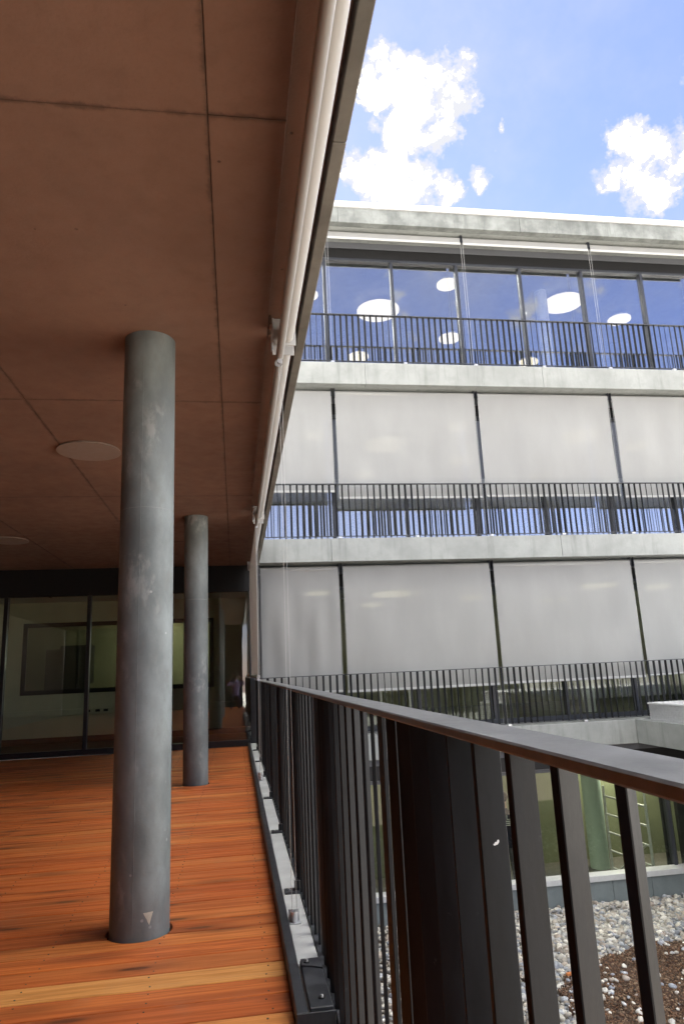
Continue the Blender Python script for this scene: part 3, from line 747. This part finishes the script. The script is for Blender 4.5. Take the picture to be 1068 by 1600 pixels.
# ------------------------------------------------------------------ right-hand court wing
rw = thing('walkway_roof', 'concrete walkway roof with a metal clad kerb at the right edge', 'roof', (9, 9, -.37))
box('slab_edge', M['facade'], rw, 7.3975, 7.55, 5.5, YF-.003, -.372, .050, .005)
box('floor_slab', M['facade'], rw, 7.5525, 12.5, 5.5, YF-.003, -.37, .046)
box('edge_flashing', M['galv'], rw, 7.41, 7.56, 5.5, YF-.003, .0503, .062, .003)
box('kerb_cladding', M['alu'], rw, 7.50, 12.5, 5.5, 12.30, .0625, .335, .004)
box('kerb_coping', M['coping'], rw, 7.485, 12.5, 5.5, 12.312, .336, .372, .004)
for zz in (.15, .245): box('cladding_seam', M['galv'], rw, 7.495, 7.4985, 5.5, 12.302, zz, zz+.006)
tag(box('court_side_wall', M['blackmatt'], None, 9.6, 9.8, 5.5, 12.58, -3.03, -.376), 'dark recessed wall under the walkway roof', 'wall')

# building seen only as a reflection in the panes
op = thing('opposite_building', 'low concrete and glass wing behind the viewer across the court', 'building', (9, -26, -7))
box('wall', M['facade'], op, 1.5, 22, -32, -26, -7, 3.2)
for z in (-2.2, .9):
    for q in range(9):
        wf = box('window', M['frame'], op, 2+q*2.2, 4+q*2.2, -25.998, -25.93, z, z+1.7)
        box('pane', M['glass_dk'], wf, 2.06+q*2.2, 3.94+q*2.2, -25.929, -25.92, z+.06, z+1.64)

# ------------------------------------------------------------------ scaffold tower frame, inside the lower storey
sf = thing('scaffold_frame', 'grey metal scaffold ladder frame standing behind the lower windows', 'scaffold', (7.6, 13.8, -3.1))
A, B = (7.56, 14.5), (7.70, 13.2)
MB().cyl((*A, -3.1), (*A, -1.40), .026, 14).build('upright', M['scaf'], sf, True)
b = MB().cyl((*B, -3.1), (*B, -1.55), .028, 14).cyl((*B, -1.55), (*B, -1.32), .021, 14)
b.build('upright', M['scaf'], sf, True)
for z in (-1.60, -1.95, -2.30, -2.65, -2.98):
    MB().cyl((A[0]+.002, A[1]-.03, z), (B[0]-.002, B[1]+.03, z), .021, 10).build('rung', M['scaf'], sf, True)
MB().cyl((7.60, 14.40, -3.05), (7.655, 13.25, -2.28), .02, 10).build('brace', M['scaf'], sf, True)

# ------------------------------------------------------------------ pebbles, soil
def scatter(name, mat, pts, sizes, cols, sub=1, flat=(.55, .85), seed=0):
    g = np.random.default_rng(seed)
    b = bmesh.new(); bmesh.ops.create_icosphere(b, subdivisions=sub, radius=1.0); b.verts.ensure_lookup_table()
    V = np.array([v.co[:] for v in b.verts]); F = np.array([[v.index for v in f.verts] for f in b.faces]); b.free()
    n = len(pts); nv = len(V)
    sc = np.stack([sizes*g.uniform(.85, 1.3, n), sizes*g.uniform(.65, 1.0, n), sizes*g.uniform(*flat, n)], 1)
    A = V[None]*sc[:, None, :]*(1+g.normal(0, .05, (n, nv, 1)))
    ax = g.normal(0, .28, (n, 2)); a = g.uniform(0, 6.283, n)
    ca, sa = np.cos(a), np.sin(a)
    x, y, z = A[..., 0], A[..., 1], A[..., 2]
    z2 = z + x*ax[:, :1]*.8 + y*ax[:, 1:]*.8
    x2 = x*ca[:, None]-y*sa[:, None]; y2 = x*sa[:, None]+y*ca[:, None]
    P = np.stack([x2, y2, z2], -1)+pts[:, None, :]
    P = P.reshape(-1, 3).astype(np.float32); FF = (F[None]+(np.arange(n)*nv)[:, None, None]).reshape(-1, 3)
    me = bpy.data.meshes.new(name); me.vertices.add(len(P)); me.vertices.foreach_set('co', P.ravel())
    me.loops.add(len(FF)*3); me.loops.foreach_set('vertex_index', FF.ravel().astype(np.int32))
    me.polygons.add(len(FF)); me.polygons.foreach_set('loop_start', (np.arange(len(FF))*3).astype(np.int32))
    me.polygons.foreach_set('use_smooth', np.ones(len(FF), bool))
    me.update(calc_edges=True)
    at = me.color_attributes.new('tone', 'FLOAT_COLOR', 'POINT')
    cc = np.repeat(np.concatenate([cols, np.ones((n, 1))], 1), nv, 0).astype(np.float32); at.data.foreach_set('color', cc.ravel())
    o = link(name, me, mat); o['kind'] = 'stuff'; return o
PAL = np.array([(.52, .50, .46), (.44, .44, .44), (.30, .32, .36), (.60, .57, .51), (.40, .37, .33), (.22, .24, .28), (.50, .46, .40), (.34, .29, .25), (.66, .64, .60), (.36, .38, .42)])
def bound(y):                       # x of the soil edge along the terrace side
    return np.interp(y, [6, 8.9, 10.1, 10.5], [3.35, 3.85, 4.5, 5.05])
def fbm2(x, y):
    return .10*np.sin(2.3*x+1.7*y)+.07*np.sin(5.1*x-3.3*y+1)+.05*np.sin(11*x+7*y+2)
def is_soil(x, y): 
    return (y < 10.60+.07*(x-5.2)+fbm2(x, y)*.9) & (x > bound(y)+fbm2(y, x))
def region(n, x0, x1, y0, y1): return rng.uniform(x0, x1, n), rng.uniform(y0, y1, n)
x, y = region(31000, 1.2, 9.6, 6.6, 12.60)
keep = ~is_soil(x, y); x, y = x[keep], y[keep]
vis = ((x/y > .26) & (x/y < .78)) | (rng.random(len(x)) < .25); x, y = x[vis], y[vis]
n = len(x); s = rng.gamma(6, .0064, n).clip(.016, .08)
z = -3.03 + rng.uniform(.1, 1.0, n)*.055 + .012*np.sin(3*x)*np.sin(2.3*y)
c = PAL[rng.integers(0, len(PAL), n)]*rng.uniform(.55, 1.2, (n, 1))*np.array([1.0, .99, .95])
scatter('gravel', M['pebble'], np.stack([x, y, z], 1), s, c.clip(0, .9), 1, seed=1)
# soil bed: an uneven sheet
sbm = MB(); nx, ny = 80, 60; P = []
for i in range(nx+1):
    row = []
    for j in range(ny+1):
        px, py = 2.6+(10.2-2.6)*i/nx, 5.6+(11.1-5.6)*j/ny
        inside = bool(is_soil(np.array(px), np.array(py)))
        row.append(sbm.bm.verts.new((px, py, -3.012+(.035 if inside else -.03)+.012*math.sin(5*px+2*py)+random.uniform(-.006, .006))))
    P.append(row)
for i in range(nx):
    for j in range(ny): sbm.bm.faces.new((P[i][j], P[i+1][j], P[i+1][j+1], P[i][j+1]))
tag(sbm.build('soil_bed', M['soilbed'], None, True), kind='structure')
x, y = region(60000, 3.0, 9.4, 7.4, 11.1); keep = is_soil(x, y); x, y = x[keep], y[keep]
vis = ((x/y > .33) & (x/y < .78)) | (rng.random(len(x)) < .15); x, y = x[vis], y[vis]
n = len(x); s = rng.gamma(5, .0023, n).clip(.004, .026)
c = np.array([(.13, .068, .036), (.09, .052, .03), (.17, .085, .045), (.065, .04, .025), (.24, .16, .10)])[rng.integers(0, 5, n)]*rng.uniform(.7, 1.25, (n, 1))
scatter('soil', M['soil'], np.stack([x, y, np.full(n, -2.973)+rng.uniform(-.004, .016, n)], 1), s, c, 1, (.5, 1.0), 2)
x, y = region(2600, 3.0, 9.4, 7.4, 11.1); keep = is_soil(x, y); x, y = x[keep], y[keep]
keep = rng.random(len(x)) < (.28+.5*(np.sin(2.1*x+1.2*y)+np.sin(3.7*y-1.9*x)>.9)); x, y = x[keep], y[keep]
n = len(x); s = rng.gamma(7, .0042, n).clip(.014, .06)
c = PAL[rng.integers(0, len(PAL), n)]*rng.uniform(.95, 1.5, (n, 1))
scatter('loose_pebbles', M['pebble'], np.stack([x, y, np.full(n, -2.965)+s*.3], 1), s, c.clip(0, .9), 1, seed=3)
tag(MB().box(-.055, .055, -.02, .02, 0, .035, .006).build('brick_fragment', M['brick'], None), 'small broken orange brick lying where pebbles meet soil', 'brick')
bf = bpy.data.objects['brick_fragment']; bf.location = (4.42, 10.02, -2.965); bf.rotation_euler = (.1, .05, .3)

# ------------------------------------------------------------------ people
def skin_body(name, pts, edges, root, mats, pick, parent):
    """one continuous figure grown round joints: pts = {name: (pos, radius)}"""
    idx = {k_: i for i, k_ in enumerate(pts)}; o0 = wloc(parent)
    me = bpy.data.meshes.new(name); me.from_pydata([Vector(p)-o0 for p, r in pts.values()], [(idx[a], idx[b]) for a, b in edges], [])
    o = bpy.data.objects.new(name, me); COL.objects.link(o)
    sk = o.modifiers.new('skin', 'SKIN'); sk.use_smooth_shade = True; sk.branch_smoothing = .6
    if not me.skin_vertices: raise RuntimeError('no skin layer')
    for k_, (p, r) in pts.items():
        d = me.skin_vertices[0].data[idx[k_]]; d.radius = r if isinstance(r, tuple) else (r, r); d.use_root = (k_ == root)
    sb_ = o.modifiers.new('sub', 'SUBSURF'); sb_.levels = 2; sb_.render_levels = 2
    dg = bpy.context.evaluated_depsgraph_get(); dg.update()
    nm_ = bpy.data.meshes.new_from_object(o.evaluated_get(dg)); bpy.data.objects.remove(o)
    nm_.materials.clear()
    for m in mats: nm_.materials.append(m)
    for p in nm_.polygons: p.use_smooth = True; p.material_index = pick(p.center+o0)
    return link(name, nm_, None, parent, o0)
def hand(pts, edges, w, tip, side, pre, r=.011):
    """palm and five fingers continuing from wrist w towards tip"""
    w, tip = Vector(w), Vector(tip); f = (tip-w).normalized(); s_ = Vector(side).normalized(); nrm = f.cross(s_)
    pts[pre+'palm'] = (tuple(w+f*.06), (.036, .017)); edges.append((pre+'wrist', pre+'palm'))
    for q, (off, ln) in enumerate(((-.030, .066), (-.010, .078), (.010, .074), (.030, .058))):
        a = w+f*.085+s_*off; b = a+f*ln*.5+nrm*.010; c_ = b+f*ln*.4+nrm*.026
        pts[pre+'k%d' % q] = (tuple(a), r); pts[pre+'m%d' % q] = (tuple(b), r*.85); pts[pre+'t%d' % q] = (tuple(c_), r*.7)
        edges += [(pre+'palm', pre+'k%d' % q), (pre+'k%d' % q, pre+'m%d' % q), (pre+'m%d' % q, pre+'t%d' % q)]
    a = w+f*.045-s_*.042; b = a+f*.035-s_*.018+nrm*.015
    pts[pre+'th'] = (tuple(a), r*1.1); pts[pre+'tt'] = (tuple(b), r*.8); edges += [(pre+'palm', pre+'th'), (pre+'th', pre+'tt')]
def head_parts(parent, c, yaw, mat_skin, mat_hair, hs=1.0):
    """ears, nose, eyes, hair cap round head centre c; yaw: facing direction angle from +Y clockwise"""
    c = Vector(c); f = Vector((math.sin(yaw), math.cos(yaw), 0)); r = Vector((math.cos(yaw), -math.sin(yaw), 0))
    b = MB(); b.ball(c+Vector((0, 0, .028))-f*.014, .104*hs, 20, 14)
    bmesh.ops.delete(b.bm, geom=[v for v in b.bm.verts if (v.co-c).dot(f) > .045 and v.co.z < c.z+.075 or v.co.z < c.z-.075], context='VERTS')
    b.build('hair', mat_hair, parent, True)
    for s_ in (-1, 1):
        MB().ball(c+r*s_*.079*hs, .02*hs, 10, 8).build('ear', mat_skin, parent, True)
        MB().ball(c+r*s_*.031*hs+f*.083*hs+Vector((0, 0, .008)), .011*hs, 10, 8).build('eye', M['print'], parent, True)
    MB().cyl(c+f*.083*hs+Vector((0, 0, .010)), c+f*.108*hs+Vector((0, 0, -.022)), .008, 8, .014).build('nose', mat_skin, parent, True)
    mc = c+f*.088*hs+Vector((0, 0, -.052)); MB().box(mc.x-.02, mc.x+.02, mc.y-.004, mc.y+.004, mc.z-.004, mc.z+.004, .002).build('mouth', M['brick'], parent)

def worker():
    X, Y, Z = 5.16, 13.95, -3.1
    t = thing('person', 'man in navy work jacket seen from behind through the lower window', 'person', (X, Y, Z))
    P = {}; E = []
    def p(n_, dx, dy, z, r): P[n_] = ((X+dx, Y+dy, Z+z), r)
    p('pelvis', 0, 0, .96, (.155, .115)); p('waist', 0, 0, 1.12, (.150, .105)); p('chest', 0, .02, 1.34, (.165, .115)); p('neckb', 0, .02, 1.50, (.085, .075))
    p('neck', 0, .035, 1.57, .056); p('jaw', 0, .05, 1.645, (.066, .078)); p('crown', 0, .05, 1.745, (.074, .088))
    E += [('pelvis', 'waist'), ('waist', 'chest'), ('chest', 'neckb'), ('neckb', 'neck'), ('neck', 'jaw'), ('jaw', 'crown')]
    for s_, q in ((-1, 'l'), (1, 'r')):
        p(q+'sh', s_*.19, .02, 1.44, .068); p(q+'el', s_*.27, .06, 1.15, .052); p(q+'wrist', s_*.20, .27, 1.05, .034)
        E += [('chest', q+'sh'), (q+'sh', q+'el'), (q+'el', q+'wrist')]
        hand(P, E, P[q+'wrist'][0], (X+s_*.14, Y+.42, Z+1.05), (0, 0, 1), q)
        p(q+'hip', s_*.095, 0, .88, .098); p(q+'kn', s_*.11, .02, .5, .066); p(q+'an', s_*.12, -.02, .1, .046); p(q+'to', s_*.14, .16, .045, .042)
        E += [('pelvis', q+'hip'), (q+'hip', q+'kn'), (q+'kn', q+'an'), (q+'an', q+'to')]
    def pick(c):
        z = c.z-Z
        if z > 1.53: return 0
        if abs(c.x-X) > .13 and c.y > Y+.24 and .9 < z < 1.3: return 0
        if z > .80: return 1
        return 2 if z > .1 else 3
    skin_body('body', P, E, 'pelvis', [M['skin'], M['navy'], M['trouser'], M['black']], pick, t)
    head_parts(t, (X, Y+.05, Z+1.70), 0, M['skin'], M['hair'])
    cu = bpy.data.curves.new('jacket_print', 'FONT'); cu.body = 'AL.'; cu.size = .13; cu.extrude = .002; cu.align_x = 'CENTER'
    o = bpy.data.objects.new('tmp', cu); COL.objects.link(o)
    dg = bpy.context.evaluated_depsgraph_get(); dg.update()
    me = bpy.data.meshes.new_from_object(o.evaluated_get(dg)); bpy.data.objects.remove(o)
    me.transform(Matrix.Rotation(R_(90), 4, 'X'))
    me.materials.clear(); me.materials.append(M['print'])
    link('jacket_print', me, None, t, (X-.02, Y-.118, Z+1.33))
    for i, w in enumerate((.09, .10, .08)):
        MB().box(X-w, X+w-.03, Y-.121, Y-.117, Z+1.295-i*.035, Z+1.309-i*.035).build('jacket_print', M['print'], t)
worker()

def photographer():
    X, Y = -.02, -.42
    t = thing('person', 'kneeling person in lavender shirt raising a camera, mirrored in the dark glass', 'person', (X, Y, 0))
    P = {}; E = []
    def p(n_, dx, dy, z, r): P[n_] = ((X+dx, Y+dy, z), r)
    p('pelvis', 0, -.05, .42, (.15, .12)); p('waist', 0, -.02, .58, (.14, .10)); p('chest', 0, .02, .82, (.165, .115)); p('neckb', 0, .03, .99, (.085, .07))
    p('neck', 0, .05, 1.06, .055); p('jaw', 0, .07, 1.13, (.066, .075)); p('crown', 0, .07, 1.235, (.074, .086))
    E += [('pelvis', 'waist'), ('waist', 'chest'), ('chest', 'neckb'), ('neckb', 'neck'), ('neck', 'jaw'), ('jaw', 'crown')]
    for s_, q in ((-1, 'l'), (1, 'r')):
        p(q+'sh', s_*.19, .03, .92, .066); p(q+'el', s_*.31, .17, .86, .050); p(q+'wrist', s_*.125, .25, 1.12, .033)
        E += [('chest', q+'sh'), (q+'sh', q+'el'), (q+'el', q+'wrist')]
        hand(P, E, P[q+'wrist'][0], (X+s_*.06, Y+.275, 1.20), (0, s_*1.0, .2), q)
    p('lhip', -.10, 0, .40, .095); p('lkn', -.13, .40, .50, .066); p('lan', -.13, .34, .10, .046); p('lto', -.14, .50, .045, .040)
    p('rhip', .10, 0, .38, .095); p('rkn', .12, .16, .075, .066); p('ran', .12, -.28, .075, .046); p('rto', .12, -.42, .05, .036)
    E += [('pelvis', 'lhip'), ('lhip', 'lkn'), ('lkn', 'lan'), ('lan', 'lto'), ('pelvis', 'rhip'), ('rhip', 'rkn'), ('rkn', 'ran'), ('ran', 'rto')]
    def pick(c):
        if c.z > 1.015 or (abs(c.x-X) > .04 and c.y > Y+.16 and c.z > .95): return 0
        if c.z > .47 and not (c.y > Y+.2 and abs(c.x-X) < .25 and c.z < .72): return 1
        return 2
    skin_body('body', P, E, 'pelvis', [M['skin'], M['shirt'], M['navy']], pick, t)
    head_parts(t, (X, Y+.07, 1.19), 0, M['skin'], M['hair'])
    c = thing('camera_body', 'black photo camera held up before the face of the kneeling person', 'camera', (X, Y+.29, 1.15))
    MB().box(X-.07, X+.07, Y+.215, Y+.275, 1.15, 1.25, .008).build('housing', M['black'], c)
    MB().cyl((X+.005, Y+.2752, 1.20), (X+.005, Y+.36, 1.20), .036, 24).build('lens', M['black'], c, True)
photographer()
